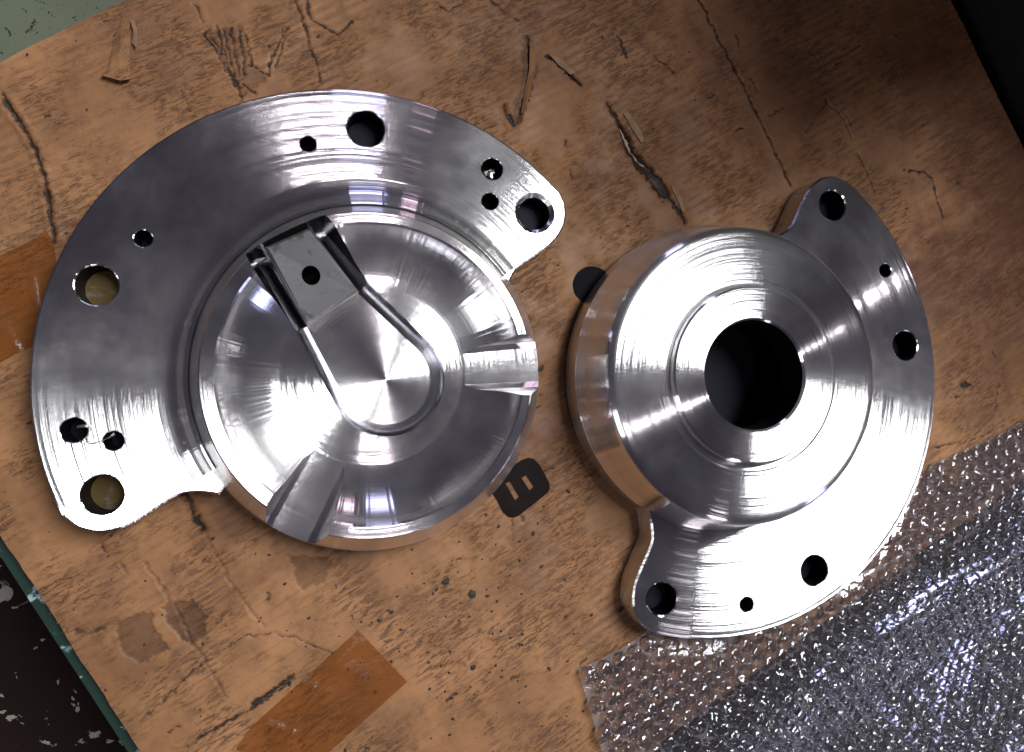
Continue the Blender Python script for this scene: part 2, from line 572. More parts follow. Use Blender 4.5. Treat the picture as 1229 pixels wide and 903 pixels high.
def vnoise(x, y, seed):
    r = np.random.default_rng(seed)
    tab = r.random((64, 64))
    xi, yi = np.floor(x).astype(int), np.floor(y).astype(int)
    fx, fy = x - xi, y - yi
    fx, fy = fx * fx * (3 - 2 * fx), fy * fy * (3 - 2 * fy)
    a, b = tab[xi % 64, yi % 64], tab[(xi + 1) % 64, yi % 64]
    c, d = tab[xi % 64, (yi + 1) % 64], tab[(xi + 1) % 64, (yi + 1) % 64]
    return (a * (1 - fx) + b * fx) * (1 - fy) + (c * (1 - fx) + d * fx) * fy


def fbm(x, y, seed, octs=4):
    v, a, s = 0, 0.5, 0
    for k in range(octs):
        v = v + a * vnoise(x * 2 ** k, y * 2 ** k, seed + k)
        s += a
        a *= 0.55
    return v / s


uu, vv = np.meshgrid(np.linspace(0, 1, NU), np.linspace(0, 1, NV), indexing='ij')
GX = TL[0] * (1 - uu) * (1 - vv) + TR[0] * uu * (1 - vv) + BR[0] * uu * vv + BL[0] * (1 - uu) * vv
GY = TL[1] * (1 - uu) * (1 - vv) + TR[1] * uu * (1 - vv) + BR[1] * uu * vv + BL[1] * (1 - uu) * vv
# worn, slightly wavy outline
wob = 0.012 * (fbm(GX * 6, GY * 6, 5) - 0.5)
edge_w = np.maximum.reduce([np.exp(-uu * 60), np.exp(-(1 - uu) * 60), np.exp(-vv * 50), np.exp(-(1 - vv) * 50)])
GX = GX + wob * edge_w * 1.5
GY = GY + np.roll(wob, 37, 0) * edge_w * 1.5
dark = np.zeros_like(GX)
peel = np.zeros_like(GX)
stain_shade = np.zeros_like(GX)
GZ = 0.010 * (fbm(GX * 1.5, GY * 1.5, 21) - 0.5) + 0.0035 * (fbm(GX * 14, GY * 14, 31) - 0.5)
ua = GX * math.cos(math.radians(31)) + GY * math.sin(math.radians(31))
va = -GX * math.sin(math.radians(31)) + GY * math.cos(math.radians(31))
GZ += 0.0012 * np.sin(va * 2 * PI / 0.034) * np.clip(fbm(GX * 2, GY * 2, 41) * 2 - 0.6, 0, 1)
jx = 0.018 * (fbm(GX * 18, GY * 18, 61) - 0.5)
jy = 0.018 * (fbm(GX * 18, GY * 18, 71) - 0.5)
jx = jx + 0.016 * (fbm(GX * 65, GY * 65, 63, 2) - 0.5)
jy = jy + 0.016 * (fbm(GX * 65, GY * 65, 73, 2) - 0.5)


JX, JY = GX + jx, GY + jy
WN = 0.15 + 1.7 * fbm(GX * 45, GY * 45, 81)
FN = fbm(GX * 9, GY * 9, 91)


def near(pts, pad):
    P = np.array(pts)
    return np.where((JX > P[:, 0].min() - pad) & (JX < P[:, 0].max() + pad) & (JY > P[:, 1].min() - pad) & (JY < P[:, 1].max() + pad))


def pdist(pts, ix):
    X, Y = JX[ix], JY[ix]
    best = np.full(X.shape, 9.0)
    for (x0, y0), (x1, y1) in zip(pts[:-1], pts[1:]):
        dx, dy = x1 - x0, y1 - y0
        t = np.clip(((X - x0) * dx + (Y - y0) * dy) / (dx * dx + dy * dy + 1e-9), 0, 1)
        best = np.minimum(best, np.hypot(X - x0 - t * dx, Y - y0 - t * dy))
    return best


def stroke(pts, w, strength=1.0, depth=0.006, ridge=0.0):
    """A crack, crease or scratch: dark in the bottom, dented, with a raised lip."""
    w = max(w, 0.0045)
    ix = near(pts, w * 6)
    d = pdist(pts, ix)
    f = np.clip(1.3 - d / (w * WN[ix]), 0, 1) * np.clip(0.55 + 0.9 * FN[ix], 0, 1.1)
    dark[ix] = np.maximum(dark[ix], f * strength)
    stain_shade[ix] = np.maximum(stain_shade[ix], np.exp(-(d / (w * 3.2)) ** 2) * 0.35 * strength)
    GZ[ix] += -depth * np.exp(-(d / (w * 0.9)) ** 2) + (ridge * 0.6 + 0.0008) * np.exp(-((d - 2.2 * w) / (w * 1.1)) ** 2)


def inside(pts):
    X, Y = GX + jx * 1.2, GY + jy * 1.2
    c = np.zeros(GX.shape, bool)
    n = len(pts)
    for i in range(n):
        (x0, y0), (x1, y1) = pts[i], pts[(i + 1) % n]
        if y0 == y1: continue
        c ^= ((y0 > Y) != (y1 > Y)) & (X < (x1 - x0) * (Y - y0) / (y1 - y0) + x0)
    return c


def peeled(pts, amount=1.0, depth=0.004):
    m = inside(pts)
    peel[m] = np.maximum(peel[m], np.clip(amount * (0.6 + 0.8 * FN[m]), 0.3, 1))
    GZ[m] -= depth
    pl = list(pts) + [pts[0]]
    ix = near(pl, 0.03)
    d = pdist(pl, ix)
    dark[ix] = np.maximum(dark[ix], np.clip(1 - d / 0.009, 0, 1) * (FN[ix] > 0.56) * 0.4)


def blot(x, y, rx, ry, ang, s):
    global stain_shade
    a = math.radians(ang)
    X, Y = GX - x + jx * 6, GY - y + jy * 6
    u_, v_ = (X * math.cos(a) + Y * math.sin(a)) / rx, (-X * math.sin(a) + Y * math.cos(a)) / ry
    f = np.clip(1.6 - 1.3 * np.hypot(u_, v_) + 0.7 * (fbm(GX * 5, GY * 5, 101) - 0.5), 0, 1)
    stain_shade = np.maximum(stain_shade, f * s)


# creases, cracks, tears (where they lie on the board)
stroke([(1.43, 1.72), (1.463, 1.66), (1.666, 1.305), (1.803, 1.064), (1.881, 0.917)], 0.006, 0.75, 0.008, 0.002)
stroke([(1.05, 1.19), (1.076, 1.153), (1.121, 1.09), (1.164, 1.01), (1.217, 0.947), (1.278, 0.901), (1.328, 0.826), (1.386, 0.728)], 0.009, 1.0, 0.012, 0.004)
stroke([(1.118, 1.085), (1.155, 1.0), (1.21, 0.935), (1.265, 0.88), (1.30, 0.84)], 0.021, 1.3, 0.018, 0.0)
stroke([(-1.05, 1.0), (-1.007, 0.937), (-0.967, 0.864), (-0.934, 0.783), (-0.907, 0.669), (-0.884, 0.532)], 0.008, 0.8, 0.010, 0.004)
stroke([(-0.15, 1.5), (-0.133, 1.445), (-0.088, 1.298), (-0.041, 1.154)], 0.006, 0.7, 0.006)
stroke([(-0.096, 1.45), (-0.078, 1.379), (-0.031, 1.357), (0.013, 1.338)], 0.006, 0.8, 0.005)
stroke([(-0.468, 1.388), (-0.446, 1.329)], 0.006, 0.7, 0.004)
stroke([(-0.504, 1.076), (-0.468, 0.989)], 0.004, 0.6, 0.003)
stroke([(2.473, 1.023), (2.544, 1.029), (2.596, 0.995), (2.621, 0.903), (2.65, 0.826)], 0.006, 0.85, 0.004)
stroke([(1.957, 1.159), (2.058, 1.295)], 0.005, 0.7, 0.004)
stroke([(2.05, 1.302), (2.131, 1.237), (2.184, 1.147)], 0.005, 0.6, 0.004)
stroke([(2.212, 1.08), (2.294, 0.921)], 0.006, 0.7, 0.004)
stroke([(-0.595, -0.527), (-0.524, -0.65), (-0.452, -0.785), (-0.371, -0.922), (-0.344, -0.991)], 0.0035, 0.42, 0.004, 0.001)
stroke([(-0.48, -0.30), (-0.466, -0.327), (-0.42, -0.432)], 0.013, 0.9, 0.012, 0.003)
stroke([(-0.42, -0.432), (-0.33, -0.606), (-0.22, -0.766)], 0.004, 0.4, 0.004)
stroke([(-0.601, -1.056), (-0.419, -0.887), (-0.282, -0.798), (-0.181, -0.788), (-0.081, -0.83), (0.015, -0.881)], 0.0035, 0.6, 0.003)
stroke([(-0.439, -1.139), (-0.257, -1.047), (-0.116, -0.956)], 0.006, 0.7, 0.004)
stroke([(-0.249, -1.031), (-0.122, -0.947)], 0.010, 0.75, 0.006)
stroke([(-0.799, -0.742), (-0.749, -0.75), (-0.691, -0.732)], 0.014, 0.55, 0.004)
stroke([(2.579, -0.194), (2.79, -0.152), (2.908, -0.049), (2.935, 0.091)], 0.004, 0.6, 0.003)
stroke([(2.579, -0.194), (2.772, -0.17), (2.957, -0.105)], 0.004, 0.6, 0.003)
stroke([(2.735, 0.09), (2.775, 0.082)], 0.014, 0.9, 0.006)
stroke([(0.38, 1.514), (0.409, 1.473), (0.491, 1.519)], 0.005, 0.7, 0.004)
stroke([(0.579, 1.541), (0.644, 1.494), (0.704, 1.479), (0.76, 1.516)], 0.006, 0.7, 0.004)
stroke([(0.634, 1.136), (0.657, 1.096), (0.677, 1.066)], 0.013, 1.0, 0.010)
stroke([(0.724, 1.416), (0.745, 1.303), (0.72, 1.183), (0.69, 1.076)], 0.006, 0.8, 0.006, 0.004)
stroke([(0.804, 1.347), (0.868, 1.314), (0.944, 1.25)], 0.008, 0.75, 0.008, 0.005)
stroke([(0.90, 1.285), (0.944, 1.25)], 0.011, 1.0, 0.008)
stroke([(1.102, 1.462), (1.137, 1.385)], 0.007, 0.8, 0.005)
stroke([(1.268, 1.4), (1.355, 1.335)], 0.006, 0.7, 0.005)
for a, b in (((-.435, 1.292), (-.312, 1.075)), ((-.42, 1.30), (-.32, 1.10)), ((-.397, 1.32), (-.354, 1.162)), ((-.375, 1.31), (-.33, 1.13)),
             ((-.355, 1.31), (-.318, 1.15)), ((-.328, 1.314), (-.299, 1.153)), ((-.31, 1.30), (-.28, 1.19)), ((-.16, 1.335), (-.20, 1.194)), ((-.175, 1.33), (-.23, 1.17)),
             ((-.29, 1.19), (-.228, 1.161)), ((-.31, 1.12), (-.27, 1.09)), ((-.80, -.03), (-.79, -.06))):
    stroke([a, b], 0.0042, 0.75, 0.005, 0.0015)
_r = random.Random(77)
for k in range(150):
    x, y = _r.uniform(-1.0, 2.9), _r.uniform(-1.1, 1.7)
    a = math.radians(31 + _r.gauss(0, 6)) if _r.random() < 0.72 else math.radians(_r.uniform(-75, -45))
    l = _r.uniform(0.012, 0.06) * (1.8 if _r.random() < .15 else 1)
    stroke([(x, y), (x + l * math.cos(a) * .5 + _r.uniform(-.006, .006), y + l * math.sin(a) * .5 + _r.uniform(-.006, .006)), (x + l * math.cos(a), y + l * math.sin(a))], _r.uniform(0.0035, 0.0075), _r.uniform(0.35, 0.8), 0.003)
stroke([(0.66, -.41), (0.665, -.52)], 0.0035, 0.6, 0.003)
stroke([(-1.0, 0.44), (-0.9, 0.55)], 0.004, 0.45, 0.003)
peeled([(-0.683, -0.723), (-0.574, -0.692), (-0.556, -0.76), (-0.511, -0.828), (-0.605, -0.866), (-0.665, -0.815)], 0.75)
peeled([(-0.544, -0.682), (-0.445, -0.656), (-0.399, -0.724), (-0.399, -0.781), (-0.442, -0.815), (-0.477, -0.793), (-0.521, -0.744)], 0.85)
peeled([(-0.138, -0.531), (0.013, -0.553), (-0.024, -0.634), (-0.09, -0.659)], 0.7)
peeled([(0.700, 1.42), (0.73, 1.42), (0.765, 1.30), (0.735, 1.18), (0.70, 1.07), (0.665, 1.08), (0.69, 1.2), (0.715, 1.3)], 0.9, 0.005)
peeled([(-.44, 1.29), (-.32, 1.33), (-.28, 1.2), (-.24, 1.15), (-.31, 1.07)], 0.45, 0.003)
stroke([(-0.206, -0.66), (-0.206, -0.69)], 0.016, 0.6, 0.002)
blot(2.72, 0.62, 0.5, 0.3, 31, 1.0)  # oil stains on the right, deepened to paint in the darkness there
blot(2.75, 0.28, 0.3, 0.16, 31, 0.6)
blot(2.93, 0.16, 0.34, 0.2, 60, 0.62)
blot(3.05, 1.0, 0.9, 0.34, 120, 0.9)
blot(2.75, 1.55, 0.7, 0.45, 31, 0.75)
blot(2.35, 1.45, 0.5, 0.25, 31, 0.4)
blot(0.6, 1.45, 1.5, 0.32, 31, 0.33)  # broad darkening over the top, painting the light's falloff
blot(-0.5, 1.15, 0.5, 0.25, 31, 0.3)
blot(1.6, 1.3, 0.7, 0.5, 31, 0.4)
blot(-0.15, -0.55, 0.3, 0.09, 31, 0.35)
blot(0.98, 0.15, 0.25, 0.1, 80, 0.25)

nv = NU * NV
verts = np.empty((nv, 3), np.float32)
verts[:, 0] = GX.ravel() * S
verts[:, 1] = GY.ravel() * S
verts[:, 2] = GZ.ravel() * S
ii, jj = np.meshgrid(np.arange(NU - 1), np.arange(NV - 1), indexing='ij')
a0 = (ii * NV + jj).ravel()
quads = np.stack([a0, a0 + 1, a0 + NV + 1, a0 + NV], 1)
cm = bpy.data.meshes.new('cardboard')
cm.vertices.add(nv)
cm.vertices.foreach_set('co', verts.ravel())
nf = len(quads)
cm.loops.add(nf * 4)
cm.loops.foreach_set('vertex_index', quads.ravel().astype(np.int32))
cm.polygons.add(nf)
cm.polygons.foreach_set('loop_start', (np.arange(nf) * 4).astype(np.int32))
cm.update(calc_edges=True)
for nm, arr in (('dark', dark), ('peel', peel), ('stain_shade', stain_shade)):
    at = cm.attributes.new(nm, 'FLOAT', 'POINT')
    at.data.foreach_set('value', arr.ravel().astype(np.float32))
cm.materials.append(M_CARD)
cm.shade_smooth()
if cm.polygons[0].normal.z < 0:
    cm.flip_normals()
card_root = thing('cardboard_sheet', 'worn brown corrugated cardboard sheet, scuffed and torn, under both metal parts', 'cardboard', (0, 0, 0))
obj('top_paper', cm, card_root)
# the corrugated core under the top paper
rim = [tuple(TL), tuple(BL), tuple(BR), tuple(TR)]
core = prism([(offset_poly(rim, -0.004), -T_CARD + 0.001), (offset_poly(rim, -0.004), -0.0235)], M_CARDSIDE)
obj('corrugated_core', core, card_root)


_ext = np.array((GX.min(), GY.min(), GX.max(), GY.max()))
_G = 0.02
_nx, _ny = int((_ext[2] - _ext[0]) / _G) + 2, int((_ext[3] - _ext[1]) / _G) + 2
_zs, _zc = np.zeros((_nx, _ny)), np.zeros((_nx, _ny))
_ix, _iy = ((GX - _ext[0]) / _G).astype(int), ((GY - _ext[1]) / _G).astype(int)
np.maximum.at(_zs, (_ix, _iy), GZ + 1.0)


def card_z(x, y):
    """Height of the cardboard near a point (the highest of the small cell it falls in)."""
    i, j = int((x - _ext[0]) / _G), int((y - _ext[1]) / _G)
    if 0 <= i < _nx and 0 <= j < _ny and _zs[i, j] > 0: return float(_zs[i, j] - 1.0)
    return 0.0


def sheet(outline, z0, mat, name, parent=None, thick=0.0015, drape=True):
    """A thin flat piece lying on the cardboard, with real thickness."""
    n = len(outline)
    zs = [(card_z(*p) if drape else 0) for p in outline]
    zm = max(zs)
    me = prism([(outline, zm + z0), (outline, zm + z0 + thick)], mat)
    return obj(name, me, parent)


# printed marks: flat ink on the paper, cut as the mark's own shape
def mark(outline, holes, mat, name):
    bm = bmesh.new()
    loops = [outline] + holes
    eds = []
    for lp in loops:
        vs = [bm.verts.new((x * S, y * S, 0)) for x, y in lp]
        eds += [bm.edges.new((vs[i], vs[(i + 1) % len(vs)])) for i in range(len(vs))]
    bmesh.ops.triangle_fill(bm, use_beauty=True, edges=eds)
    bmesh.ops.subdivide_edges(bm, edges=[e for e in bm.edges if e.calc_length() > 0.02 * S], cuts=2, use_grid_fill=True)
    bmesh.ops.triangulate(bm, faces=bm.faces)
    for v in bm.verts:
        v.co.z = (card_z(v.co.x / S, v.co.y / S) + 0.0035) * S
    bmesh.ops.recalc_face_normals(bm, faces=bm.faces)
    me = bpy.data.meshes.new(name)
    bm.to_mesh(me)
    bm.free()
    if sum(p.normal.z for p in me.polygons) < 0: me.flip_normals()
    me.materials.append(mat)
    return obj(name, me, card_root)


g_out = [(0.615, -0.205), (0.660, -0.240), (0.705, -0.213), (0.728, -0.206), (0.750, -0.211), (0.771, -0.231), (0.795, -0.272), (0.812, -0.306), (0.813, -0.324), (0.804, -0.341),
         (0.75, -0.381), (0.69, -0.423), (0.672, -0.429), (0.652, -0.426), (0.63, -0.407), (0.605, -0.358), (0.565, -0.30)]
mark(g_out, [[(0.702, -0.281), (0.72, -0.272), (0.75, -0.316), (0.733, -0.33)], [(0.64, -0.301), (0.657, -0.294), (0.692, -0.351), (0.677, -0.365)]], M_INK, 'printed_character')
d_out = [(0.989 + 0.080 * math.cos(a), 0.458 + 0.076 * math.sin(a)) for a in np.linspace(math.radians(20), math.radians(215), 22)] + [(1.05, 0.30), (1.16, 0.40)]
mark(d_out, [], M_INK2, 'printed_dot')


# ------------------------------------------------------------------ flange plate
def flange_outline():
    side = [(0.161, 0.987), (0.105, 0.975), (0.052, 0.932), (0.022, 0.865), (0.016, 0.79), (0.016, 0.725), (0.010, 0.675), (-0.022, 0.622), (-0.06, 0.585)]
    sp = catmull(side, 6)
    th1 = math.atan2(0.987, 0.161)
    arc = [(math.cos(t), math.sin(t)) for t in np.linspace(-th1, th1, 150)][1:-1]
    top = sp                                          # +t side, outward to cup
    bot = [(x, -y) for x, y in reversed(sp)]          # -t side, cup to outward
    a0 = math.atan2(-0.06, 0.585)
    inn = [(0.50 * math.cos(t), 0.50 * math.sin(t)) for t in np.linspace(PI / 2 + 0.05, -PI / 2 - 0.05, 40)]
    return bot + arc + top + inn                      # counter-clockwise


def flange_mesh(holes, ang, mat, z_top=ZT, z_bot=0.006, ch=0.007):
    """holes: (x, y, radius, chamfer) in the flange's own axes; ang turns the plate about its centre."""
    ca, sa = math.cos(ang), math.sin(ang)
    def rt(p): return (p[0] * ca - p[1] * sa, p[0] * sa + p[1] * ca)
    out = flange_outline()
    out_in = offset_poly(out, -ch)
    bm = bmesh.new()
    def ring(pts, z): return [bm.verts.new((*(c * S for c in rt(p)), z * S)) for p in pts]
    def wall(a, b):
        n = len(a)
        for i in range(n):
            f = bm.faces.new((a[i], a[(i + 1) % n], b[(i + 1) % n], b[i]))
    def loop(r): return [bm.edges.get((r[i], r[(i + 1) % len(r)])) or bm.edges.new((r[i], r[(i + 1) % len(r)])) for i in range(len(r))]
    o_top, o_edge, o_bot = ring(out_in, z_top), ring(out, z_top - ch * 0.8), ring(out, z_bot)
    wall(o_edge, o_top)
    wall(o_bot, o_edge)
    te, be = loop(o_top), loop(o_bot)
    for x, y, r, c, *bl in holes:
        def circ(q): return [(x + q * math.cos(2 * PI * i / 48), y + q * math.sin(2 * PI * i / 48)) for i in range(48)]
        a, b, d = ring(circ(r + c), z_top), ring(circ(r), z_top - c * 0.8), ring(circ(r), z_bot)
        wall(a, b)
        nf0 = len(bm.faces)
        wall(b, d)
        bm.faces.ensure_lookup_table()
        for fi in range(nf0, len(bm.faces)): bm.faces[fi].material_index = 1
        te += loop(a)
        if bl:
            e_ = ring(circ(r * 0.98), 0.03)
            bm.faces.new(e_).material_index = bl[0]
        be += loop(d)
    bmesh.ops.triangle_fill(bm, use_beauty=True, edges=te)
    bmesh.ops.triangle_fill(bm, use_beauty=True, edges=be)
    bmesh.ops.recalc_face_normals(bm, faces=bm.faces)
    me = bpy.data.meshes.new('flange')
    bm.to_mesh(me)
    bm.free()
    me.materials.append(mat)
    me.materials.append(M_BORE)
    me.materials.append(M_DIM_BOTTOM)
    me.shade_smooth()
    me.set_sharp_from_angle(angle=math.radians(20))
    return me


def pol(r, a): return (r * math.cos(a), r * math.sin(a))


def both(r, a, rad, ch, *bl): return [(*pol(r, a), rad, ch, *bl), (*pol(r, -a), rad, ch, *bl)]


# ------------------------------------------------------------------ left part: cup with slotted bowl
CL, CC = (0.0965, 0.0843), (0.1365, 0.0943)
left = thing('bowl_flange_cover', 'machined metal flange cover lying bowl up, with a U-shaped slot in the bowl', 'metal part', (CL[0], CL[1], 0))
AX_L = 2.17826
hl = [(*pol(.872, 1.403), .0625, .003, 2), (*pol(.872, -1.403), .0595, .016, 1)] + [(*pol(.867, .6243), .0635, .004, 2), (*pol(.867, -.6243), .0635, .004, 1)] + both(.817, .3877, .0278, .003, 1) + both(.890, 1.1543, .039, .003, 1) + both(.787, 1.2243, .0305, .003, 1)
obj('flange', flange_mesh(hl, AX_L, M_FLANGE), left)

cup_off = (CC[0] - CL[0], CC[1] - CL[1], 0)
zr, zf = ZT + 0.15, ZT + 0.0
cv, cf = lathe(rounded([(0, 0.008), (0.585, 0.008), (0.602, 0.02), (0.602, ZT - 0.03), (0.588, ZT + 0.03), (0.533, zr - 0.006), (0.527, zr), (0, zr)], {4: 0.05, 3: .05}), 288)
cup = mesh_from('cup', cv, cf, M_CUP)
fix_normals(cup)
bv, bf = lathe([(0, zf), (0.308, zf), (0.335, zf + 0.009), (0.362, zf + 0.0205), (0.389, zf + 0.035), (0.414, zf + 0.052), (0.437, zf + 0.071), (0.456, zf + 0.0915), (0.473, zf + 0.113), (0.484, zf + 0.134), (0.487, zr - 0.008), (0.494, zr), (0.53, zr + 0.06), (0, zr + 0.06)], 288)
bowl = mesh_from('bowl_cutter', [(x + 0.008, y + 0.002, z) for x, y, z in bv], bf, M_CUP)
fix_normals(bowl)
# keyhole pocket (counter-clockwise), measured at its floor; above it an open channel runs out through the rim
ctr, rad = (0.055, -0.012), 0.157
slot = [(-0.325, 0.36), (-0.217, 0.17)]
slot += [(ctr[0] + rad * math.cos(t), ctr[1] + rad * math.sin(t)) for t in np.linspace(math.radians(206.5), math.radians(401), 34)]
slot += [(-0.039, 0.288), (-0.173, 0.441)]
s_cut = prism([(offset_poly(slot, -0.02), ZT - 0.11), (offset_poly(slot, 0.0), ZT - 0.085), (offset_poly(slot, 0.006), ZT - 0.065), (offset_poly(slot, 0.014), ZT - 0.040), (offset_poly(slot, 0.026), ZT - 0.016), (offset_poly(slot, 0.040), ZT + 0.0005), (offset_poly(slot, 0.056), ZT + 0.07), (offset_poly(slot, 0.064), ZT + 0.3)], M_WALL)


def notch(angle, w0, w1, r0=0.25, r1=0.75):
    a = math.radians(angle)
    ca, sa = math.cos(a), math.sin(a)
    def lv(w): return [(x * ca - y * sa, x * sa + y * ca) for x, y in ((r0, -w * .9), (r1, -w * 1.12), (r1, w * 1.12), (r0, w * .9))]
    return prism([(lv(w0), zf + 0.003), (lv(w0 + 0.02), zf + 0.02), (lv(w1), zf + 0.4)], M_CUP)


n_right, n_low = notch(4.5, 0.058, 0.15), notch(-116.5, 0.06, 0.15)
cup2 = cup
for _c in (bowl, s_cut, n_right, n_low):
    cup2 = boolean(cup2, [_c])
cup2.shade_smooth()
cup2.set_sharp_from_angle(angle=math.radians(17))
obj('cup', cup2, left, cup_off)

# fillet between flange and cup, only where there is flange
prof = [(0.685, ZT + 0.0012), (0.655, ZT + 0.003), (0.632, ZT + 0.010), (0.614, ZT + 0.022), (0.600, ZT + 0.040), (0.586, ZT + 0.062), (0.575, ZT + 0.066)]
fv, ff = [], []
na = 160
for k in range(na + 1):
    t = AX_L - PI / 2 + 0.055 + (PI - 0.11) * k / na
    for r, z in prof: fv.append((r * math.cos(t), r * math.sin(t), z))
m = len(prof)
for k in range(na):
    for q in range(m - 1):
        ff.append((k * m + q, (k + 1) * m + q, (k + 1) * m + q + 1, k * m + q + 1))
for k in (0, na):                                         # close both ends
    t = AX_L - PI / 2 + 0.055 + (PI - 0.11) * k / na
    fv.append((0.575 * math.cos(t), 0.575 * math.sin(t), ZT - 0.001))
    ff.append(tuple([k * m + q for q in range(m)] + [len(fv) - 1]))
fm = mesh_from('fillet', fv, ff, M_CUP, 40)
fix_normals(fm)
obj('fillet', fm, left, cup_off)

# slot floor: turned pocket, and the higher tongue with its small hole
pk = mesh_from('pocket', *lathe([(0, 0), (0.34, 0)], 96), M_POCKET)
pf = prism([(offset_poly([(x - ctr[0], y - ctr[1]) for x, y in slot], 0.006), -0.03), (offset_poly([(x - ctr[0], y - ctr[1]) for x, y in slot], 0.006), 0.0)], M_POCKET)
obj('slot_floor', pf, left, (cup_off[0] + ctr[0], cup_off[1] + ctr[1], ZT - 0.082))
bpy.data.meshes.remove(pk)
tg = [(-0.349, 0.402), (-0.2185, 0.165), (-0.041, 0.291), (-0.203, 0.478)]
tz = [0.128, -0.004, -0.004, 0.128]                      # the land climbs with the bowl towards the rim
t1, t2 = offset_poly(tg, -0.004), offset_poly(tg, -0.013)
tv = [(x, y, ZT - 0.095) for x, y in t1] + [(x, y, ZT + z - 0.009) for (x, y), z in zip(t1, tz)] + [(x, y, ZT + z) for (x, y), z in zip(t2, tz)]
tf = [(3, 2, 1, 0), (8, 9, 10, 11)] + [(k * 4 + i, k * 4 + (i + 1) % 4, (k + 1) * 4 + (i + 1) % 4, (k + 1) * 4 + i) for k in range(2) for i in range(4)]
tong = mesh_from('slot_tongue', tv, tf, M_TONGUE)
fix_normals(tong)
hv, hf = lathe([(0, ZT - 0.2), (0.030, ZT - 0.2), (0.030, ZT + 0.3), (0, ZT + 0.3)], 40)
hc = mesh_from('hole_cutter', [(x - 0.202, y + 0.328, z) for x, y, z in hv], hf, None)
fix_normals(hc)
tong = boolean(tong, [hc])
tong.materials.clear()
tong.materials.append(M_TONGUE)
tong.materials.append(M_BORE)
for p_ in tong.polygons:
    if abs(p_.normal.z) < 0.2 and math.hypot(p_.center.x / S + 0.202, p_.center.y / S - 0.328) < 0.034: p_.material_index = 1
tongue = obj('slot_tongue', tong, left, cup_off)
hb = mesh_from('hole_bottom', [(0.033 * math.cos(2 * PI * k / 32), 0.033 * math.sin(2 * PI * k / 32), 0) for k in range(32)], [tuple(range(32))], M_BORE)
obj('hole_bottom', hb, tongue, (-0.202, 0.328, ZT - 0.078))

# ------------------------------------------------------------------ right part: dome with bore
CR = (1.4653, 0.1012)
AX_R = -0.46211
right = thing('domed_flange_cover', 'machined metal flange cover lying dome up, with a round bore through its hub', 'metal part', (CR[0], CR[1], 0))
hr = both(.872, 1.403, .0608, .005, 1) + both(.864, .623, .0605, .004, 1) + both(.884, .9937, .0285, .003, 1)
obj('flange', flange_mesh(hr, AX_R, M_FLANGE), right)
dp = [(0.44, 0.02), (0.44, ZT + 0.05), (0.30, ZT + 0.12), (0.30, ZT + 0.16), (0.316, ZT + 0.212), (0.330, ZT + 0.206), (0.343, ZT + 0.207), (0.348, ZT + 0.212), (0.46, ZT + 0.2095), (0.538, ZT + 0.200), (0.571, ZT + 0.05), (0.586, ZT + 0.004), (0.592, ZT - 0.006), (0.592, 0.012), (0.575, 0.006)]
dv, df = lathe(rounded(dp, {9: 0.11, 10: 0.06, 8: 0.1}, 10), 320)
dm = mesh_from('dome', dv, df, M_DOME, 24)
fix_normals(dm)
obj('dome', dm, right)
hp = [(0.44, ZT - 0.06), (0.40, ZT - 0.07), (0, ZT - 0.07)]
hubp = [(0.30, ZT + 0.1), (0.196, ZT + 0.1), (0.196, ZT + 0.232), (0.202, ZT + 0.240), (0.309, ZT + 0.240), (0.316, ZT + 0.234), (0.318, ZT + 0.19)]
hm = mesh_from('hub', *lathe(hubp, 256), M_DOME, 24)
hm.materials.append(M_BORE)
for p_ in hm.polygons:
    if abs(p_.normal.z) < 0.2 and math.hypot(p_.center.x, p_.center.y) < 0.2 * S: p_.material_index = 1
fix_normals(hm)
obj('hub', hm, right)
im = mesh_from('bore_shade_disc', *lathe([(0.45, 0.03), (0.0, 0.03)], 96), M_BORE)  # dark disc added to close the bore so it looks unlit
obj('bore_shade_disc', im, right)

# ------------------------------------------------------------------ bubble wrap
wr = thing('bubble_wrap', 'clear bubble wrap sheet slipping off the cardboard beside the domed part', 'bubble wrap', (2.0, -1.0, 0))
WX, WY = 2.0, -1.0
eA, e1, e2 = np.array((0.912, -0.985)), np.array((0.915, 0.404)), np.array((0.275, -0.961))
bdir = (BR - BL) / np.linalg.norm(BR - BL)
bnrm = np.array((bdir[1], -bdir[0]))                   # pointing off the cardboard


def wrap_z(x, y):
    """Height of the wrap (arrays or numbers): flat under the flange, rumpled on the board, drooping past its edge."""
    x, y = np.asarray(x, float), np.asarray(y, float)
    d = (x - BL[0]) * bnrm[0] + (y - BL[1]) * bnrm[1]
    under = np.clip((1.10 - np.hypot(x - CR[0], y - CR[1])) / 0.08, 0, 1)
    z = 0.010 + 0.035 * fbm(x * 2.2 + 5, y * 2.2 + 9, 201, 3) + 0.018 * (fbm(x * 7 + 5, y * 7 + 9, 211, 2) - 0.4)
    z = z * (1 - under) + 0.004 * under
    t = np.maximum(0.0, d + 0.05)
    z = z - 0.30 * (1 - np.exp(-(t / 0.55) ** 2)) + 0.06 * np.sin(np.minimum(t * 5.0, PI)) * (0.4 + fbm(x * 1.7, y * 1.7, 221, 2))
    return np.where(d < 0, np.maximum(z, 0.004), z)


def wrap_xy(s, t):
    w = 0.03 * math.sin(s * 3.1 + 0.7) * (1 if t < 0.3 else 0.4)
    p = eA + e1 * s + e2 * (t + w) + np.array((0.0, 0.0))
    return float(p[0]), float(p[1])


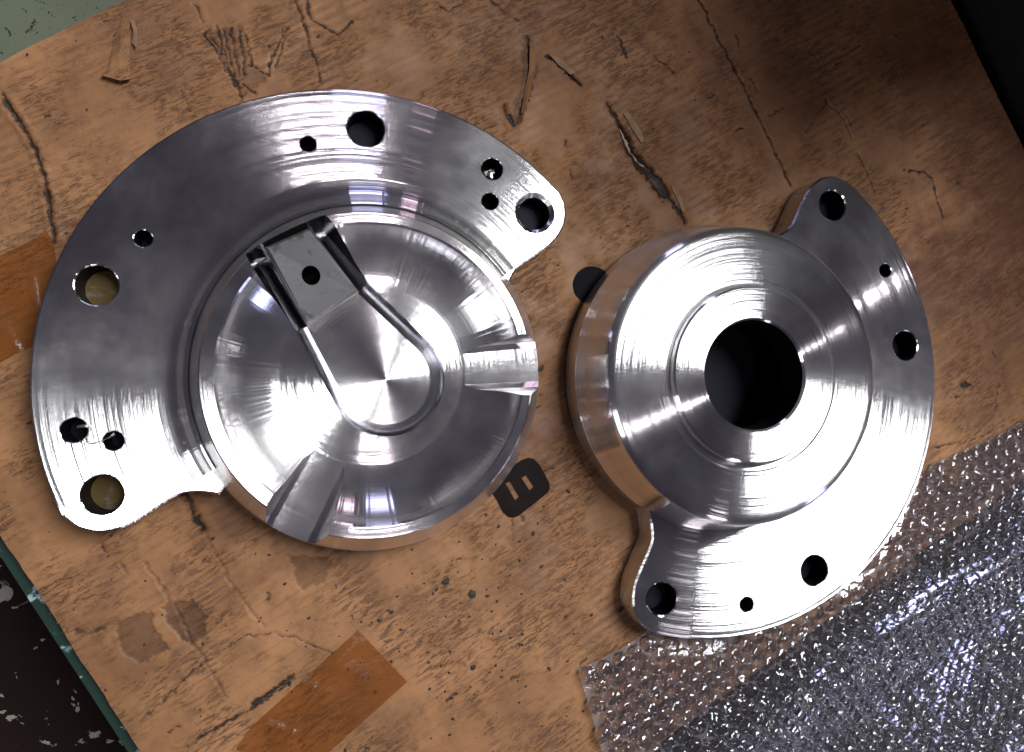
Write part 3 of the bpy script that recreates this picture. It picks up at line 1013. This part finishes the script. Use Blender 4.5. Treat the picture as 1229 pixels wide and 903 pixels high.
LS, LT = 2.95, 1.7
cells = []
sp = 0.0655
for i in range(int(LS / sp)):
    for j in range(int(LT / (sp * 0.866))):
        s_, t_ = 0.035 + (i + 0.5 * (j % 2)) * sp, 0.035 + j * sp * 0.866
        x, y = wrap_xy(s_ + random.uniform(-.003, .003), t_ + random.uniform(-.003, .003))
        if math.hypot(x - CR[0], y - CR[1]) < 1.035: continue
        if (s_ / LS > 0.684 and t_ / LT > 0.709) and (s_ / LS - 0.684) / 0.316 + (t_ / LT - 0.709) / 0.291 > 1.1: continue
        d = math.hypot(x, y)
        seen = x < 3.06 and y > -1.40 - 0.05 * (x - 0.9)
        cells.append((0 if seen else 1, d, x, y))
cells.sort()
NS, NTT = 330, 190
fxy = np.array([wrap_xy(LS * i / NS, LT * j / NTT) for i in range(NS + 1) for j in range(NTT + 1)])
fz = wrap_z(fxy[:, 0], fxy[:, 1])
fv = [(x - WX, y - WY, z) for (x, y), z in zip(fxy.tolist(), fz.tolist())]
ff = []
for i in range(NS):
    for j in range(NTT):
        if i > 226 and j > 134 and (i - 226) / 104 + (j - 134) / 56 > 1.15: continue       # torn-off corner
        a = i * (NTT + 1) + j
        ff.append((a, a + 1, a + NTT + 2, a + NTT + 1))
film = mesh_from('film', fv, ff, M_FILM, 180)
FV = np.array(fv)[:, :2]
wb = np.ones(len(FV))
bins = {}
for q, (fx_, fy_) in enumerate(FV.tolist()): bins.setdefault((int(fx_ // 0.05), int(fy_ // 0.05)), []).append(q)
for c_ in cells:
    cx_, cy_ = c_[2] - WX, c_[3] - WY
    bi, bj = int(cx_ // 0.05), int(cy_ // 0.05)
    q = np.array([n_ for di in (-1, 0, 1) for dj in (-1, 0, 1) for n_ in bins.get((bi + di, bj + dj), ())], int)
    if len(q):
        wb[q] = np.minimum(wb[q], np.clip((np.hypot(FV[q, 0] - cx_, FV[q, 1] - cy_) - 0.025) / 0.008, 0, 1))
film.attributes.new('web', 'FLOAT', 'POINT').data.foreach_set('value', wb.astype(np.float32))
fix_normals(film)
obj('film', film, wr)


def bubble_mesh(k):
    r_ = random.Random(50 + k)
    seg = 10
    vs, fs = [], []
    for r, z in ((0.0318, 0.0), (0.0310, 0.014), (0.0265, 0.025), (0.014, 0.029)):
        for i in range(seg):
            a = 2 * PI * (i + 0.3) / seg
            f = 1 + r_.uniform(-.10, .10)
            vs.append((r * f * math.cos(a), r * f * math.sin(a), z * (1 + r_.uniform(-.28, .22))))
    vs.append((0, 0, 0.027 * r_.uniform(.6, 1.1)))
    for q in range(3):
        for i in range(seg):
            j = (i + 1) % seg
            fs.append((q * seg + i, q * seg + j, (q + 1) * seg + j, (q + 1) * seg + i))
    for i in range(seg): fs.append((3 * seg + i, 3 * seg + (i + 1) % seg, 4 * seg))
    return vs, fs


BUBS = [bubble_mesh(k) for k in range(6)]
BM = [mesh_from('bubble', v, f, M_BUB, 180) for v, f in BUBS]
big = []
for k, (sn, d, x, y) in enumerate(cells):
    z = float(wrap_z(x, y)) + 0.001
    if k < 300:
        o = bpy.data.objects.new('bubble', BM[k % 6])
        scene.collection.objects.link(o)
        o.location = ((x - WX) * S, (y - WY) * S, z * S)
        o.rotation_euler = (random.uniform(-.18, .18), random.uniform(-.18, .18), random.uniform(0, 6.28))
        o.parent = wr
    else:
        big.append((x - WX, y - WY, z, k % 6, random.uniform(0, 6.28)))
rv, rf = [], []
for x, y, z, k, a in big:
    b0 = len(rv)
    ca, sa = math.cos(a), math.sin(a)
    for px, py, pz in BUBS[k][0]: rv.append((x + px * ca - py * sa, y + px * sa + py * ca, z + pz))
    for f in BUBS[k][1]: rf.append(tuple(b0 + q for q in f))
tag(obj('outer_bubbles', mesh_from('outer_bubbles', rv, rf, M_BUB, 180), wr), kind='stuff')

# ------------------------------------------------------------------ packing tape
def tape(outline, label, wrinkles, name='packing_tape'):
    n = 26
    bm = bmesh.new()
    vs = [bm.verts.new((x * S, y * S, 0)) for x, y in outline]
    eds = [bm.edges.new((vs[i], vs[(i + 1) % len(vs)])) for i in range(len(vs))]
    bmesh.ops.triangle_fill(bm, use_beauty=True, edges=eds)
    for _ in range(4):
        bmesh.ops.subdivide_edges(bm, edges=[e for e in bm.edges if e.calc_length() > 0.02 * S], cuts=1, use_grid_fill=True)
        bmesh.ops.triangulate(bm, faces=bm.faces)
    for v in bm.verts:
        x, y = v.co.x / S, v.co.y / S
        z = card_z(x, y) + 0.0035
        for (x0, y0), (x1, y1), h in wrinkles:
            dx, dy = x1 - x0, y1 - y0
            t = max(0, min(1, ((x - x0) * dx + (y - y0) * dy) / (dx * dx + dy * dy)))
            d = math.hypot(x - x0 - t * dx, y - y0 - t * dy)
            z += h * math.exp(-(d / 0.009) ** 2)
        v.co.z = z * S
    bmesh.ops.recalc_face_normals(bm, faces=bm.faces)
    me = bpy.data.meshes.new(name)
    bm.to_mesh(me)
    bm.free()
    if sum(p.normal.z for p in me.polygons) < 0: me.flip_normals()
    me.materials.append(M_TAPE)
    me.shade_smooth()
    return tag(obj(name, me), label, 'tape', 'brown tape patches')


tape([(0.103, -0.803), (0.278, -1.0), (0.007, -1.219), (-0.13, -1.33), (-0.30, -1.17), (-0.248, -1.101), (-0.124, -0.995)],
     'wrinkled brown packing tape patch on the cardboard below the slotted bowl part',
     [((0.09, -0.85), (-0.05, -0.99), .012), ((-0.05, -0.99), (-0.14, -1.19), .012), ((0.06, -0.92), (0.12, -0.98), .008), ((-.1, -.96), (-.02, -1.02), .008), ((-.2, -1.1), (-.1, -1.14), .008)])
tape([(-1.30, 0.32), (-1.042, 0.477), (-0.902, 0.561), (-0.882, 0.518), (-0.87, 0.36), (-0.90, 0.203), (-0.99, 0.159), (-1.2, 0.02)],
     'brown packing tape patch partly hidden under the left flange edge', [((-1.05, .3), (-0.98, .17), .012), ((-.95, .42), (-.93, .3), .008)])


# ------------------------------------------------------------------ torn paper flaps (parts of the cardboard)
def flap(outline, lift, name, mat=M_PAPER):
    """A peeled strip of the top paper: one edge on the board, the other lifted."""
    n = len(outline)
    cx, cy = sum(p[0] for p in outline) / n, sum(p[1] for p in outline) / n
    vs = []
    for (x, y), h in zip(outline, lift): vs.append((x, y, card_z(x, y) + 0.004 + h))
    vs.append((cx, cy, card_z(cx, cy) + 0.004 + sum(lift) / n * 1.25))
    for (x, y), h in zip(outline, lift): vs.append((x, y, card_z(x, y) + 0.0005 + h))
    vs.append((cx, cy, card_z(cx, cy) + 0.0005 + sum(lift) / n * 1.25))
    fs = []
    for i in range(n):
        j = (i + 1) % n
        fs.append((i, j, n))
        fs.append((n + 1 + j, n + 1 + i, 2 * n + 1))
        fs.append((i, n + 1 + i, n + 1 + j, j))
    me = mesh_from(name, vs, fs, mat)
    fix_normals(me)
    return obj(name, me, card_root)


flap([(-0.696, 1.314), (-0.721, 1.218), (-0.732, 1.119), (-0.750, 1.092), (-0.692, 1.078), (-0.660, 1.090), (-0.668, 1.188), (-0.672, 1.30)], [.0, .0, .01, .02, .025, .02, .012, .004], 'peeled_paper', M_CARD)
flap([(-0.674, 1.307), (-0.655, 1.296), (-0.643, 1.25), (-0.648, 1.20), (-0.664, 1.22), (-0.662, 1.27)], [.004, .012, .016, .012, .004, .004], 'peeled_paper')
flap([(1.120, 1.150), (1.140, 1.152), (1.160, 1.125), (1.190, 1.085), (1.205, 1.055), (1.196, 1.04), (1.172, 1.07), (1.146, 1.11)], [.0, .008, .012, .012, .008, .002, .0, .0], 'peeled_paper')
flap([(1.325, 0.880), (1.340, 0.868), (1.362, 0.825), (1.382, 0.775), (1.374, 0.772), (1.350, 0.820), (1.332, 0.855)], [.0, .010, .012, .006, .002, .0, .0], 'peeled_paper')
flap([(0.735, 1.40), (0.752, 1.36), (0.756, 1.30), (0.742, 1.22), (0.715, 1.12), (0.70, 1.11), (0.72, 1.22), (0.735, 1.30)], [.0, .006, .010, .010, .008, .0, .0, .0], 'peeled_paper', M_CARD)
flap([(0.81, 1.356), (0.86, 1.335), (0.915, 1.29), (0.90, 1.282), (0.85, 1.318)], [.0, .008, .006, .0, .0], 'peeled_paper')


# ------------------------------------------------------------------ swarf, chips and grit
def tube(pts, rad, mat, name, seg=6):
    vs, fs = [], []
    P = [Vector(p) for p in pts]
    for i, p in enumerate(P):
        d = (P[min(i + 1, len(P) - 1)] - P[max(i - 1, 0)]).normalized()
        s = d.orthogonal().normalized()
        w = d.cross(s)
        r = rad if not hasattr(rad, '__len__') else rad[i]
        for k in range(seg):
            a = 2 * PI * k / seg
            q = p + (s * math.cos(a) + w * math.sin(a)) * r
            vs.append(tuple(q))
    for i in range(len(P) - 1):
        for k in range(seg):
            l = (k + 1) % seg
            fs.append((i * seg + k, i * seg + l, (i + 1) * seg + l, (i + 1) * seg + k))
    fs.append(tuple(range(seg - 1, -1, -1)))
    fs.append(tuple(range((len(P) - 1) * seg, len(P) * seg)))
    me = mesh_from(name, vs, fs, mat, 60)
    fix_normals(me)
    return me


def on_flange(a_off, r, ax=AX_L, c=CL): return (c[0] + r * math.cos(ax + a_off), c[1] + r * math.sin(ax + a_off))


h1, h2 = on_flange(1.1543, .890), on_flange(1.2243, .787)
d = Vector((h2[0] - h1[0], h2[1] - h1[1]))
curl = []
for k in range(16):
    t = k / 15
    curl.append((h1[0] + d.x * (0.10 + 0.85 * t) + 0.018 * math.sin(t * 9), h1[1] + d.y * (0.10 + .85 * t) + 0.02 * math.sin(t * 7 + 0.8), ZT + 0.006 + 0.006 * math.sin(t * 5) ** 2))
tag(obj('metal_shaving', tube(curl, [0.0035 + 0.002 * math.sin(k) for k in range(16)], M_CHIP, 'metal_shaving')), 'thin curled metal shaving between two small holes of the slotted part', 'metal shaving', 'metal shavings')
h3 = on_flange(-1.1543, .890)
cr_ = random.Random(4)
pts = [(h3[0] - 0.012 + cr_.uniform(-.02, .02), h3[1] - 0.012 + cr_.uniform(-.016, .016), ZT - 0.012 + cr_.uniform(-.012, .010)) for _ in range(14)]
tag(obj('metal_shaving', tube(pts, [0.0055] * 14, M_CHIP, 'metal_shaving_clump', 5)), 'crumpled bright metal chip stuck in a small hole of the upper right ear', 'metal shaving', 'metal shavings')


def grit(x, y, r, seed, z=None):
    q = random.Random(seed)
    bm = bmesh.new()
    bmesh.ops.create_icosphere(bm, subdivisions=1, radius=r * S)
    a = q.uniform(0, 3.1)
    for v in bm.verts:
        v.co *= q.uniform(.65, 1.25)
        v.co.x *= q.uniform(1.2, 1.5)
        v.co.z *= 0.5
        v.co.rotate(Matrix.Rotation(a, 3, 'Z'))
        v.co += Vector((x * S, y * S, (card_z(x, y) + r * .25) * S))
    return bm


gb = bmesh.new()
gm = bpy.data.meshes.new('grit')
spots = [(0.515, -0.703, .014), (0.519, -0.97, .009), (0.572, -0.713, .007), (0.176, -0.776, .007), (0.22, -0.75, .008), (0.416, -0.652, .012), (0.748, -0.49, .008), (0.887, -0.338, .008), (0.781, -0.617, .007)]
for k in range(150):
    x, y = rng.normal(0.45, 0.45), rng.normal(-0.85, 0.25)
    spots.append((float(x), float(y), float(rng.uniform(.0018, .006))))
for k in range(170):
    spots.append((float(rng.uniform(-1.0, 2.6)), float(rng.uniform(-1.1, 1.5)), float(rng.uniform(.0015, .0055))))
for k, (x, y, r) in enumerate(spots):
    b = grit(x, y, r, 300 + k)
    tmp = bpy.data.meshes.new('t')
    b.to_mesh(tmp)
    b.free()
    gb.from_mesh(tmp)
    bpy.data.meshes.remove(tmp)
gb.to_mesh(gm)
gb.free()
gm.materials.append(M_CRUMB)
tag(obj('grit', gm), 'fine black grit scattered over the cardboard', 'grit', kind='stuff')
